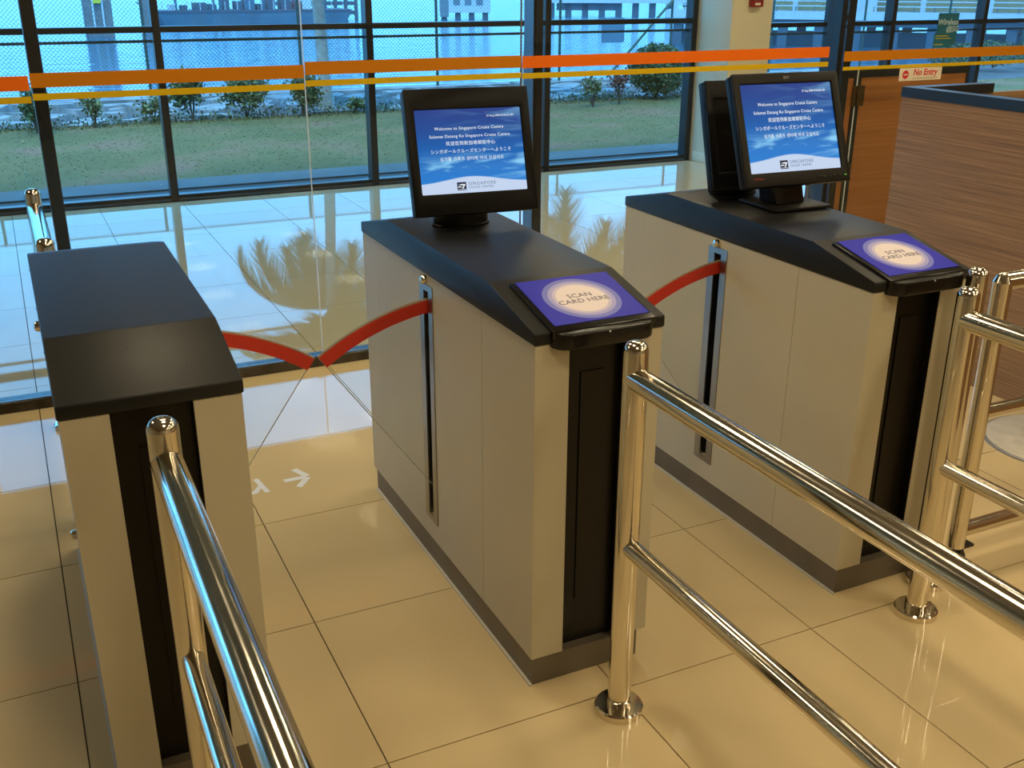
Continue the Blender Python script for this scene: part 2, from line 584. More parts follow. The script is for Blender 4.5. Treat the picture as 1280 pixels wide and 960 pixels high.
# ---- window wall: mullions, transoms, one pane per opening
YW = 6.56
ZH = 2.25                                    # underside of the head rail
def window(name, label, xs, zt):
    o = struct(name, label)
    zs = [(0.045, zt), (zt + 0.043, ZH)]
    for x in xs:
        boxo('mullion', (x - 0.028, YW - 0.06, 0.0), (x + 0.028, YW + 0.06, ZH + 0.05), MT['frame'], o, 0.004, 1)
    for a, b in zip(xs, xs[1:]):
        boxo('sill_rail', (a + 0.028, YW - 0.05, 0.0), (b - 0.028, YW + 0.05, 0.045), MT['frame'], o, 0.004, 1)
        boxo('sill_track', (a + 0.028, YW - 0.062, 0.0), (b - 0.028, YW - 0.052, 0.018), MT['alu'], o)
        boxo('transom', (a + 0.028, YW - 0.05, zt), (b - 0.028, YW + 0.05, zt + 0.043), MT['frame'], o, 0.004, 1)
        boxo('head_rail', (a + 0.028, YW - 0.05, ZH), (b - 0.028, YW + 0.05, ZH + 0.05), MT['frame'], o)
        boxo('guard_rail', (a + 0.028, YW + 0.0505, zt - 0.075), (b - 0.028, YW + 0.065, zt - 0.055), MT['concrete'], o)
        for z0, z1 in zs:
            boxo('pane', (a + 0.028, YW - 0.004, z0), (b - 0.028, YW + 0.004, z1), MT['pane'], o)
    return o
window('window_1', 'tall dark-framed sea window left of the cream pillar', [-7.0, -6.3, -4.7, -3.1, -1.46, 0.157, 1.793, 3.405, 4.925], 1.245)
window('window_2', 'dark-framed sea window right of the cream pillar', [5.43, 6.575, 7.36, 8.65, 9.9, 11.1, 12.0], 1.190)
slab('trim_1', (-7.0, YW - 0.08, ZH + 0.0505), (12.0, YW + 0.08, 3.2), MT['wallcream'])
pil = struct('wall_pillar', 'square cream pillar standing between the two sea windows')
boxo('pillar_shaft', (4.957, 6.0, 0.0), (5.40, 6.47, 3.2), MT['wallcream'], pil, 0.006)
boxo('pillar_return', (4.957, 6.4705, 0.0), (5.40, 6.64, ZH + 0.05), MT['wallcream'], pil)
boxo('pillar_skirting', (4.950, 5.993, 0.0), (5.407, 6.46, 0.09), MT['wallcream'], pil, 0.003)

# ================================================================== GLASS PARTITION
gp = thing('glass_partition', 'clear glass screen wall with orange and yellow safety stripes behind the gates', 'partition', (0, 2.46, 0))
JOINTS = [-2.9, -0.853, 0.178, 1.165, 2.93]
for i, (a, b) in enumerate(zip(JOINTS, JOINTS[1:])):
    boxo('glass_pane', (a + 0.003, -0.006, 0.045), (b - 0.003, 0.006, 3.15), MT['pane2'], gp)
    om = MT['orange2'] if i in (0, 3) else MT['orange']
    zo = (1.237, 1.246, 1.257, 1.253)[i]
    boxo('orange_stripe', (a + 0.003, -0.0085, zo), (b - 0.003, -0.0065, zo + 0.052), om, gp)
    boxo('yellow_stripe', (a + 0.003, -0.0085, zo - 0.045), (b - 0.003, -0.0065, zo - 0.021), MT['yellow'], gp)
a, b = 3.03, 6.2
boxo('glass_pane', (a, -0.006, 0.045), (b, 0.006, 3.15), MT['pane2'], gp)
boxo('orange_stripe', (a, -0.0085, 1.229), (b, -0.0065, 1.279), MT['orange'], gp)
boxo('yellow_stripe', (a, -0.0085, 1.184), (b, -0.0065, 1.202), MT['yellow'], gp)
boxo('joint_seal', (0.1771, -0.006, 0.045), (0.1789, 0.006, 3.15), MT['whitegap'], gp)
boxo('joint_seal', (1.1638, -0.007, 0.045), (1.1662, 0.007, 3.15), MT['concrete'], gp)
for x0, x1 in ((-2.9, 2.93), (3.03, 6.2)):
    boxo('base_track', (x0, -0.035, 0.0), (x1, 0.045, 0.045), MT['track'], gp, 0.003, 1)
    boxo('track_cap', (x0, -0.030, 0.0455), (x1, -0.010, 0.049), MT['alu'], gp)
    boxo('top_track', (x0, -0.035, 3.15), (x1, 0.035, 3.2), MT['frame'], gp)
for x, wd, fa in ((-0.845, 0.048, False), (1.262, 0.040, True), (3.040, 0.095, False)):
    boxo('post', (x, 0.05, 0.0), (x + wd, 0.16, 3.2), MT['frame'], gp, 0.004, 1)
    if fa: boxo('post_side_plate', (x - 0.006, 0.06, 0.0), (x - 0.001, 0.155, 3.2), MT['alu'], gp)

# ================================================================== GATE KIOSKS
KW, KD = 0.326, 1.2
KX = (-0.956, 0.0, 0.962)
SLOT = (0.634, 0.672)

def k_hood(parent):
    bm = new_bm()
    prof = [(-0.004, 0.889), (-0.004, 0.917), (0.238, 0.972), (0.946, 0.977), (1.203, 0.921), (1.203, 0.889)]
    add_prism(bm, prof, 'x', -0.004, KW + 0.004)
    bevel(bm, 0.004, 2, 0.15)
    return obj('hood', bm, MT['hood'], parent)

def k_side(parent, x0, x1, slotted, sgn):
    """side panels of one flank, lying between x0 and x1"""
    b = new_bm(); add_box(b, (x0, 0.0302, 0.076), (x1, 0.2845, 0.888))
    obj('side_panel', b, MT['cream'], parent)
    b = new_bm()
    if slotted:
        add_box(b, (x0, 0.2862, 0.076), (x1, SLOT[0], 0.888))
        add_box(b, (x0, SLOT[1], 0.076), (x1, 1.0785, 0.888))
        add_box(b, (x0, SLOT[0], 0.076), (x1, SLOT[1], 0.155))
        add_box(b, (x0, SLOT[0], 0.845), (x1, SLOT[1], 0.888))
    else:
        add_box(b, (x0, 0.2862, 0.076), (x1, 1.0785, 0.888))
    obj('side_panel', b, MT['cream'], parent)
    b = new_bm(); add_box(b, (x0, 1.079, 0.076), (x1, KD, 0.888))
    obj('side_panel', b, MT['cream'], parent)
    xo = x0 if sgn < 0 else x1                      # outer face
    e = 0.0025 * sgn
    if slotted:
        b = new_bm()
        for lo, hi in (((0.607, 0.14), (0.636, 0.86)), ((0.670, 0.14), (0.700, 0.86)), ((0.636, 0.14), (0.670, 0.158)), ((0.636, 0.842), (0.670, 0.86))):
            add_box(b, (min(xo, xo + e), lo[0], lo[1]), (max(xo, xo + e), hi[0], hi[1]))
        fr = obj('slot_frame', b, MT['steel'], parent)
        b = new_bm()
        xi = xo - 0.035 * sgn
        for y0, y1 in ((0.6345, 0.637), (0.669, 0.6715)):
            add_box(b, (min(xo, xi), y0, 0.156), (max(xo, xi), y1, 0.844))
        obj('slot_liner', b, MT['steel'], fr)
    b = new_bm()
    add_lathe(b, [(0.0125, 0), (0.0125, 0.010), (0.010, 0.014), (0.004, 0.016)], 20)
    k = obj('lock_knob', b, MT['chrome'], parent, mtx=Matrix.Translation((xo, 0.657, 0.873)) @ Matrix.Rotation(sgn * PI / 2, 4, 'Y'))
    return

def arc_pts(r, a0, a1, c, n=18):
    return [(c[0] + r * math.sin(a0 + (a1 - a0) * i / n), c[1] + r * math.cos(a0 + (a1 - a0) * i / n)) for i in range(n + 1)]

def k_flap(parent, xr, sgn):
    """glass wing leaving the flank xr towards sgn, a sector round a pivot inside the cabinet"""
    cx, cz, R = 0.085, 0.14, 0.680
    a0, a1 = math.asin(0.085 / R), math.asin(0.393 / R)
    def T(q): return (xr + sgn * (q[0] - cx), q[1])
    def wing(r1, r0a, y0, y1, mt, nm, par):
        out = [T((q[0] , q[1])) for q in arc_pts(r1, a0 - 0.04, a1, (0, cz))]
        if r0a is None:
            tail = (cx - 0.02, cz + (cx - 0.02) / math.tan(a1))
            inn = [T(tail)]
        else:
            inn = [T(q) for q in reversed(arc_pts(r0a, a0 - 0.04, a1, (0, cz)))]
        b = new_bm()
        add_prism(b, out + inn, 'y', y0, y1)
        return obj(nm, b, mt, par)
    w_ = wing(R - 0.001, None, 0.651, 0.659, MT['acrylic'], 'flap_wing', parent)
    wing(R, R - 0.034, 0.647, 0.6505, MT['red'], 'red_band', w_)
    # bright cut edges of the acrylic: top rim and the outer straight edge
    top = arc_pts(R + 0.0015, a0 - 0.04, a1, (0, cz), 20)
    b = new_bm(); add_tube(b, [(T(q)[0], 0.655, T(q)[1]) for q in top], 0.0042, 6); obj('wing_rim', b, MT['rimtan'], w_)
    p0 = T((R * math.sin(a1), cz + R * math.cos(a1))); p1 = T((cx - 0.015, cz + (cx - 0.015) / math.tan(a1)))
    b = new_bm(); add_tube(b, [(p0[0], 0.655, p0[1]), (p1[0], 0.655, p1[1])], 0.0016, 6); obj('wing_rim', b, MT['acryledge'], w_)

def k_reader(parent):
    n = Vector((0, -(0.055 / 0.242), 1)).normalized()
    v = Vector((0, 1, 0.055 / 0.242)).normalized()
    c = Vector((0.165, 0.098, 0.917 + 0.055 * (0.102 / 0.242)))
    mt = basis(c, (1, 0, 0), v, n)
    rd = bpy.data.objects.new('reader', None)
    b = new_bm()
    add_box(b, (-0.131, -0.118, -0.012), (0.131, 0.112, 0.008))
    bevel(b, 0.003, 2)
    rd = obj('card_reader', b, MT['gloss'], parent, mtx=mt)
    # rounded chin hanging over the front edge
    b = new_bm()
    prof = []
    for i in range(9):                                # plan outline with round front corners
        a = PI + PI / 2 * i / 8
        prof.append((-0.088 + 0.040 * math.cos(a), 0.0 + 0.040 * math.sin(a)))
    for i in range(9):
        a = 1.5 * PI + PI / 2 * i / 8
        prof.append((0.088 + 0.040 * math.cos(a), 0.0 + 0.040 * math.sin(a)))
    prof += [(0.128, 0.02), (-0.128, 0.02)]
    add_prism(b, [(0.163 + x, y) for x, y in prof], 'z', 0.880, 0.919)
    bevel(b, 0.006, 3)
    obj('reader_chin', b, MT['gloss'], parent)
    b = new_bm()
    add_box(b, (-0.121, -0.100, 0.008), (0.121, 0.104, 0.0092))
    cp = obj('scan_card', b, MT['scan'], rd, mtx=Matrix.Translation((0.004, 0.004, 0.0)))
    for body, yy in (('SCAN', 0.012), ('CARD HERE', -0.012)):
        me = text_mesh(body, 0.0245, MT['ink'], 'CENTER')
        # the lines read upright for someone facing the gate
        put('lettering', me, rd, mtx=Matrix.Translation((0.004, 0.004 + yy, 0.0094)))
    b = new_bm()
    add_lathe(b, [(0.0022, 0), (0.0016, 0.001)], 10)
    obj('status_light', b, MT['whitegap'], parent, mtx=Matrix.Translation((0.163, -0.0405, 0.913)) @ RX90)

def make_kiosk(X, label, reader, slots, flaps):
    k = thing('gate_kiosk', label, 'turnstile', (X, 0, 0), 0, 'gate kiosks')
    boxo('core', (0.045, 0.045, 0.05), (KW - 0.045, KD - 0.03, 0.885), MT['dark'], k)
    for x0, x1, s in ((0.0, 0.016, 0), (KW - 0.016, KW, 1)):
        k_side(k, x0, x1, slots[s], -1 if s == 0 else 1)
    boxo('rear_panel', (0.017, KD - 0.018, 0.076), (KW - 0.017, KD - 0.002, 0.888), MT['cream'], k)
    boxo('front_panel', (0.0, 0.0, 0.076), (0.085, 0.03, 0.888), MT['cream'], k)
    boxo('front_panel', (0.235, 0.0, 0.076), (KW, 0.03, 0.888), MT['cream'], k)
    boxo('recess_panel', (0.085, 0.028, 0.076), (0.235, 0.04, 0.888), MT['recess'], k)
    for x0 in (0.0853, 0.2332):
        boxo('recess_liner', (x0, 0.0015, 0.080), (x0 + 0.0015, 0.0275, 0.888), MT['recess'], k)
    boxo('sensor_window', (0.130, 0.024, 0.20), (0.190, 0.0275, 0.80), MT['recess'], k)
    boxo('seam_backing', (0.0165, 0.275, 0.08), (KW - 0.0165, 0.295, 0.885), MT['cream'], k)
    boxo('kick_plate', (0.002, 0.002, 0.0), (KW - 0.024, KD - 0.024, 0.075), MT['kick'], k)
    boxo('sealant_bead', (-0.006, -0.002, 0.0), (0.0015, KD - 0.03, 0.005), MT['seal'], k)
    k_hood(k)
    for y in (1.03, 0.655, 0.325):
        for xs_, sg in ((-0.0042, -1), (KW + 0.0042, 1)):
            b = new_bm()
            add_lathe(b, [(0.0035, 0), (0.003, 0.0008)], 8)
            obj('screw', b, MT['dark'], k, mtx=Matrix.Translation((xs_, y, 0.915)) @ Matrix.Rotation(sg * PI / 2, 4, 'Y'))
    if reader: k_reader(k)
    for xr, sg in flaps: k_flap(k, xr, sg)
    return k

kL = make_kiosk(KX[0], 'gate cabinet at left with plain black lid and no screen', False, (False, True), [(KW, 1)])
b = new_bm(); add_lathe(b, [(0.012, 0), (0.012, 0.010), (0.008, 0.014)], 18)
obj('lock_knob', b, MT['chrome'], kL, mtx=Matrix.Translation((0, 0.64, 0.33)) @ Matrix.Rotation(-PI / 2, 4, 'Y'))
kM = make_kiosk(KX[1], 'middle gate cabinet carrying one black welcome screen', True, (True, True), [(0.0, -1), (KW, 1)])
kR = make_kiosk(KX[2], 'right gate cabinet carrying two displays beside the wood counter', True, (True, True), [(0.0, -1)])

# ================================================================== DISPLAYS
def disp_basis(c, yaw, tilt):
    r = Vector((math.cos(yaw), math.sin(yaw), 0))
    n = Vector((math.sin(yaw) * math.cos(tilt), -math.cos(yaw) * math.cos(tilt), math.sin(tilt)))
    u = n.cross(r)
    return basis(c, r, -n, u)

LINES = [('Welcome to Singapore Cruise Centre', 0.0118, 0.062), ('Selamat Datang Ke Singapore Cruise Centre', 0.0118, 0.041),
         ('欢迎您到新加坡邮轮中心', 0.0125, 0.021), ('シンガポールクルーズセンターへようこそ', 0.0118, 0.000),
         ('싱가폴 크루즈 센터에 어서 오십시오', 0.0118, -0.021)]

def screen_face(parent, y, sc=(1, 1)):
    """lit picture at depth y facing -Y in display axes"""
    b = new_bm()
    add_box(b, (-SW / 2, -0.001, -SH / 2), (SW / 2, 0.001, SH / 2))
    s = obj('screen', b, MT['screen'], parent, mtx=Matrix.Translation((0, y, 0)) @ Matrix.Diagonal((sc[0], 1, sc[1], 1)))
    def T(me, x, z, nm='screen_text'):
        put(nm, me, s, mtx=Matrix.Translation((x, -0.0014, z)) @ RX90)
    for body, size, z in LINES:
        T(text_mesh(body, size, MT['text'], spacing=1.08), 0, z)
    T(text_mesh('27 Aug 2008 07:04:25 AM', 0.0075, MT['text'], 'RIGHT'), 0.132, 0.093)
    T(text_mesh('SINGAPORE', 0.0125, MT['textgrey'], 'LEFT', spacing=1.25), -0.018, -0.0895)
    T(text_mesh('CRUISE CENTRE', 0.0085, MT['textgrey'], 'LEFT', spacing=1.2), -0.018, -0.0995)
    b = new_bm(); add_box(b, (-0.013, -0.0003, -0.011), (0.013, 0.0003, 0.011))
    obj('logo_square', b, MT['logodark'], s, mtx=Matrix.Translation((-0.038, -0.0014, -0.095)))
    b = new_bm()
    for poly in ([(-0.011, 0.004), (0.002, 0.006), (0.011, 0.005), (0.0035, -0.007), (0.000, -0.007), (0.005, 0.002), (-0.004, 0.003)],
                 [(-0.011, -0.001), (-0.003, 0.0), (0.001, -0.0025), (-0.011, -0.0035)],
                 [(-0.012, -0.009), (0.012, -0.009), (0.012, -0.0082), (-0.012, -0.0082)]):
        add_prism(b, poly, 'y', -0.0007, -0.0003)
    obj('logo_swoosh', b, MT['text'], s, mtx=Matrix.Translation((-0.038, -0.0014, -0.095)))
    return s

def frame_ring(name, ow, z0, z1, iw, iz0, iz1, y0, y1, m, parent, bev=0.003):
    """bezel ring: outer width ow from z0 to z1, opening iw from iz0 to iz1"""
    b = new_bm()
    O = [(-ow / 2, z0), (ow / 2, z0), (ow / 2, z1), (-ow / 2, z1)]
    I = [(-iw / 2, iz0), (iw / 2, iz0), (iw / 2, iz1), (-iw / 2, iz1)]
    vs = {}
    for t, P in (('o', O), ('i', I)):
        for y in (y0, y1):
            vs[t, y] = [b.verts.new((q[0], y, q[1])) for q in P]
    for i in range(4):
        j = (i + 1) % 4
        b.faces.new((vs['o', y0][i], vs['o', y0][j], vs['i', y0][j], vs['i', y0][i]))
        b.faces.new((vs['o', y1][i], vs['i', y1][i], vs['i', y1][j], vs['o', y1][j]))
        b.faces.new((vs['o', y0][i], vs['o', y1][i], vs['o', y1][j], vs['o', y0][j]))
        b.faces.new((vs['i', y0][i], vs['i', y0][j], vs['i', y1][j], vs['i', y1][i]))
    bevel(b, bev, 2)
    return obj(name, b, m, parent)

def post_display(c, yaw, tilt, base, label, lit):
    t = thing('kiosk_display', label, 'display', base, 0, 'kiosk displays')
    inv = Matrix.Translation(base).inverted()
    h = bpy.data.objects.new('x', None)
    mt = inv @ disp_basis(c, yaw, tilt)
    b = new_bm()
    add_box(b, (-0.176, 0.004, -0.170), (0.176, 0.040, 0.170)); bevel(b, 0.005, 2)
    cs = obj('casing', b, MT['bezel'], t, mtx=mt)
    b = new_bm(); add_box(b, (-0.13, 0.0405, -0.13), (0.13, 0.062, 0.10)); bevel(b, 0.008, 2)
    obj('rear_cover', b, MT['bezel'], cs)
    frame_ring('bezel', 0.356, -0.172, 0.170, SW, -SH / 2, SH / 2, -0.006, 0.0035, MT['bezel'], cs)
    if lit: screen_face(cs, 0.0015)
    else:
        b = new_bm(); add_box(b, (-SW / 2, -0.001, -SH / 2), (SW / 2, 0.001, SH / 2))
        obj('screen', b, MT['gloss'], cs, mtx=Matrix.Translation((0, 0.0015, 0)))
    # short oval neck standing on the lid
    b = new_bm()
    add_lathe(b, [(0.082, 0.0), (0.082, 0.12), (0.070, 0.17)], 32)
    bmesh.ops.scale(b, vec=(1, 0.62, 1), verts=b.verts)
    obj('neck', b, MT['gloss'], t)
    b = new_bm()
    add_lathe(b, [(0.086, 0.0), (0.086, 0.005), (0.083, 0.007)], 32)
    bmesh.ops.scale(b, vec=(1, 0.64, 1), verts=b.verts)
    obj('neck_collar', b, MT['bezel'], t)
    bpy.data.objects.remove(h)
    return t

post_display((0.187, 0.767, 1.188), math.radians(-6), math.radians(17.9), (0.172, 0.815, 0.9765),
             'square black welcome screen on a short neck on the middle cabinet', True)
post_display((1.190, 0.800, 1.172), math.radians(-5), math.radians(17.9), (1.160, 0.865, 0.9765),
             'dark blank display half hidden behind the lit monitor at right', False)

# second display: desktop monitor on its own slanted foot
t = thing('desktop_monitor', 'dark grey desktop monitor with welcome picture on a flat foot on the right cabinet', 'monitor', (1.190, 0.640, 0.9765))
mt = Matrix.Translation((-1.190, -0.640, -0.9765)) @ disp_basis((1.148, 0.597, 1.221), math.radians(-3.0), math.radians(21.5))
b = new_bm(); add_box(b, (-0.186, 0.004, -0.172), (0.186, 0.034, 0.158)); bevel(b, 0.006, 2)
cs = obj('casing', b, MT['bezel'], t, mtx=mt)
b = new_bm(); add_box(b, (-0.12, 0.0345, -0.13), (0.12, 0.056, 0.09)); bevel(b, 0.008, 2)
obj('rear_cover', b, MT['bezel'], cs)
MW, MH = 0.326, 0.261
MT['bezelgrey'] = mat('charcoal_monitor_bezel', (0.014, 0.0125, 0.011), 0.42, spec=0.2)
frame_ring('bezel', 0.376, -0.174, 0.160, MW, -MH / 2 - 0.002, MH / 2 - 0.002, -0.008, 0.0035, MT['bezelgrey'], cs, 0.004)
s = screen_face(cs, 0.0015, (MW / SW, MH / SH))
s.location.z = -0.002
put('brand_mark', text_mesh('IBM', 0.013, MT['brandgrey']), cs, mtx=Matrix.Translation((0, -0.0084, 0.144)) @ RX90)
put('product_mark', text_mesh('ThinkVision', 0.0075, MT['brandred']), cs, mtx=Matrix.Translation((-0.142, -0.0084, -0.150)) @ RX90)
for i in range(5):
    b = new_bm(); add_box(b, (-0.006, -0.002, -0.0015), (0.006, 0.001, 0.0015))
    obj('button', b, MT['gloss'], cs, mtx=Matrix.Translation((0.075 + 0.018 * i, -0.008, -0.155)))
b = new_bm(); add_box(b, (-0.003, -0.0015, -0.0012), (0.003, 0.001, 0.0012))
obj('power_light', b, MT['ledgreen'], cs, mtx=Matrix.Translation((0.170, -0.008, -0.155)))
b = new_bm(); add_box(b, (-0.105, -0.095, 0.0), (0.105, 0.095, 0.010)); bevel(b, 0.004, 2)
obj('foot', b, MT['bezelgrey'], t, mtx=Matrix.Rotation(math.radians(-3), 4, 'Z'))
b = new_bm()
prof = [(-0.040, 0.010), (0.045, 0.010), (0.075, 0.16), (0.070, 0.26), (0.015, 0.24), (-0.005, 0.12)]
add_prism(b, prof, 'x', -0.065, 0.045); bevel(b, 0.006, 2)
obj('arm', b, MT['gloss'], t)

# ================================================================== HANDRAILS
def dome_post(name, parent, x, y, top=0.932, r=0.0275, flange=0.058):
    b = new_bm()
    prof = [(r, 0.0), (r, top - 0.022)]
    for i in range(1, 7):
        a = PI / 2 * i / 6
        prof.append((max(0.001, r - 0.020 + 0.020 * math.cos(a)) if i < 6 else r - 0.020, top - 0.022 + 0.022 * math.sin(a)))
    add_lathe(b, prof, 32, (x, y, 0))
    p = obj(name, b, MT['chrome'], parent)
    if flange:
        b = new_bm()
        add_lathe(b, [(flange, 0.0), (flange, 0.016), (flange - 0.004, 0.020), (0.030, 0.021), (0.030, 0.036), (0.028, 0.037)], 36, (x, y, 0))
        obj('floor_flange', b, MT['chrome'], p)
    return p

def handrail(x, y0, y1, label, zt=0.85, zl=0.45, top=0.932, flange=0.058):
    t = thing('handrail', label, 'railing', (x, y0, 0), 0, 'chrome queue handrails')
    dome_post('post', t, 0, 0, top, flange=flange)
    dome_post('post', t, 0, y1 - y0, top)
    tubeo('top_rail', [(0, 0, zt), (0, y1 - y0, zt)], 0.0275, MT['chrome'], t, 28)
    tubeo('lower_rail', [(0, 0, zl), (0, y1 - y0, zl)], 0.0215, MT['chrome'], t, 24)
    return t
handrail(-0.798, -0.165, -1.78, 'chrome handrail leading from the front of the left cabinet')
handrail(0.150, -0.168, -2.30, 'chrome handrail leading from the front of the middle cabinet')
handrail(1.103, -0.168, -2.30, 'chrome handrail leading from the front of the right cabinet')
handrail(-0.908, 1.36, 2.19, 'short chrome handrail behind the left cabinet', top=0.925, flange=0.044)

gpst = thing('gate_post', 'plain chrome dome-topped post just behind the right handrail post', 'post', (1.250, -0.064, 0))
dome_post('post_tube', gpst, 0, 0, 0.94, 0.0275)
gt = thing('swing_gate', 'chrome tube swing gate on a castor at the right edge', 'gate', (1.378, -0.040, 0))
b = new_bm()
add_tube(b, [(0, 0, 0.075), (0, 0, 0.880)], 0.0255, 24)
obj('upright', b, MT['chrome'], gt)
b = new_bm()
add_lathe(b, [(0.001, -0.0255), (0.018, -0.018), (0.0256, 0.0), (0.018, 0.018), (0.001, 0.0255)], 24, (0, 0, 0.880))
obj('elbow', b, MT['chrome'], gt)
tubeo('top_rail', [(0, 0, 0.880), (0.95, 0, 0.880)], 0.0255, MT['chrome'], gt, 24)
tubeo('end_upright', [(0.95, 0, 0.075), (0.95, 0, 0.880)], 0.0255, MT['chrome'], gt, 24)
tubeo('middle_rail', [(0, 0, 0.50), (0.95, 0, 0.50)], 0.019, MT['chrome'], gt, 20)
tubeo('bottom_rail', [(0, 0, 0.125), (0.95, 0, 0.125)], 0.0225, MT['chrome'], gt, 20)
for cx_ in (0.02, 0.93):
    b = new_bm()
    add_box(b, (cx_ - 0.030, -0.016, 0.066), (cx_ + 0.040, 0.016, 0.074))
    add_box(b, (cx_ - 0.014, -0.018, 0.024), (cx_ - 0.002, -0.0145, 0.066))
    add_box(b, (cx_ - 0.014, 0.0145, 0.024), (cx_ - 0.002, 0.018, 0.066))
    cs = obj('castor', b, MT['rubber'], gt)
    b = new_bm()
    add_lathe(b, [(0.020, -0.012), (0.029, -0.009), (0.029, 0.009), (0.020, 0.012)], 24, mtx=Matrix.Translation((cx_ - 0.008, 0, 0.029)) @ RX90)
    obj('castor_wheel', b, MT['rubber'], cs)

# ================================================================== FLOOR ITEMS
t = thing('floor_disc', 'round white worn disc lying on the floor behind the swing gate', 'disc', (2.44, 0.44, 0.0))
b = new_bm(); add_lathe(b, [(0.262, 0), (0.262, 0.006), (0.256, 0.009)], 64)
obj('rim', b, MT['discedge'], t)
b = new_bm(); add_lathe(b, [(0.252, 0.0092), (0.250, 0.0102)], 64)
obj('face', b, MT['disc'], t)

def stroke_reflection(name, strokes, wd, label):  # pale flat shapes stand in for a lit sign's reflection in the floor
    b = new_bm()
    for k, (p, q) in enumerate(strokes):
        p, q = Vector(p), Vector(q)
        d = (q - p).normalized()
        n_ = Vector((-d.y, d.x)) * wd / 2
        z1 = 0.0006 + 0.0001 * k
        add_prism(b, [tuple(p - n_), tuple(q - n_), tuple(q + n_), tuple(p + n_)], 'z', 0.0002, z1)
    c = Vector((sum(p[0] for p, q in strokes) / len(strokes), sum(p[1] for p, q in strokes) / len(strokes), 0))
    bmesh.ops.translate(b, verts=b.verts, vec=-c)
    o = obj(name, b, MT['reflection'], loc=c)
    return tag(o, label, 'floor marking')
stroke_reflection('arrow_reflection', [((-0.276, 1.368), (-0.199, 1.368)), ((-0.193, 1.372), (-0.222, 1.444)), ((-0.193, 1.364), (-0.240, 1.302))], 0.023,
            'small white arrow, reflection of a lit sign, pointing right on the floor between left and middle cabinets')
stroke_reflection('figure_reflection', [((-0.362, 1.425), (-0.346, 1.308)), ((-0.353, 1.372), (-0.388, 1.318)), ((-0.386, 1.318), (-0.412, 1.336))], 0.018,
            'white walking-figure mark of a lit sign on the floor left of the arrow')

# ================================================================== WOOD COUNTERS
ct = thing('wood_counter', 'striped wood counter with black cap at the right edge of the view', 'counter', (2.62, 1.62, 0))
boxo('front_panel', (0.0, -4.2, 0.0), (0.03, 0.0, 1.148), MT['wood'], ct)
boxo('end_panel', (0.0305, -0.03, 0.0), (0.95, 0.0, 1.148), MT['wood'], ct)
bm = new_bm()
add_box(bm, (-0.004, -4.2, 1.1485), (0.06, 0.004, 1.192)); bevel(bm, 0.002, 1)
obj('front_cap', bm, MT['counterblack'], ct)
bm = new_bm()
add_box(bm, (0.0605, -0.056, 1.1485), (0.50, 0.004, 1.192)); bevel(bm, 0.002, 1)
obj('end_cap', bm, MT['counterblack'], ct)
boxo('worktop', (0.0305, -4.2, 0.72), (0.75, -0.0305, 0.75), MT['counterblack'], ct)

cg = thing('counter_gate', 'orange wood half-height gate panels with black frame behind the glass', 'gate', (3.16, 2.76, 0))
def gate_leaf(x0, x1):
    z1 = 1.165
    boxo('wood_panel', (x0 + 0.02, 0.0, 0.03), (x1 - 0.02, 0.03, z1 - 0.055), MT['woodred'], cg)
    boxo('top_band', (x0, -0.004, z1 - 0.0545), (x1, 0.034, z1), MT['counterblack'], cg)
    boxo('edge_band', (x0, -0.004, 0.03), (x0 + 0.0195, 0.034, z1 - 0.055), MT['counterblack'], cg)
    boxo('edge_band', (x1 - 0.0195, -0.004, 0.03), (x1, 0.034, z1 - 0.055), MT['counterblack'], cg)
gate_leaf(0.055, 0.262)
gate_leaf(0.278, 1.135)
boxo('edge_strip', (0.0, 0.0, 0.0), (0.054, 0.03, 1.11), MT['kerb'], cg)
boxo('gap_strip', (0.2625, 0.002, 0.0), (0.2775, 0.028, 1.165), MT['whitegap'], cg)
boxo('hinge', (0.238, -0.012, 0.955), (0.325, -0.0045, 1.068), MT['bronze'], cg, 0.002, 1)
boxo('hinge_pin', (0.266, -0.020, 0.955), (0.276, -0.0125, 1.068), MT['bronze'], cg, 0.002, 1)
boxo('foot_rail', (0.055, -0.004, 0.0), (1.135, 0.034, 0.029), MT['counterblack'], cg)

sg = thing('no_entry_sign', 'small cream No Entry sign with red disc on the glass', 'sign', (3.575, 2.4445, 1.150))
boxo('plate', (-0.152, -0.0035, -0.033), (0.152, 0.003, 0.033), MT['signwhite'], sg, 0.001, 1)
b = new_bm(); add_lathe(b, [(0.022, 0), (0.022, 0.0006)], 28)
ds = obj('red_disc', b, MT['redprint'], sg, mtx=Matrix.Translation((-0.112, -0.0036, 0.0)) @ RX90)
b = new_bm(); add_box(b, (-0.014, -0.0008, -0.0035), (0.014, -0.0002, 0.0035))
obj('white_bar', b, MT['signwhite'], sg, mtx=Matrix.Translation((-0.112, -0.0042, 0.0)))
put('lettering', text_mesh('No Entry', 0.046, MT['redprint'], bold=0.0012, shear=0.12), sg, mtx=Matrix.Translation((0.03, -0.0039, 0.009)) @ RX90)
put('lettering', text_mesh('Crew & Authorised Personnel Only', 0.0125, MT['greytext']), sg, mtx=Matrix.Translation((0.03, -0.0039, -0.021)) @ RX90)

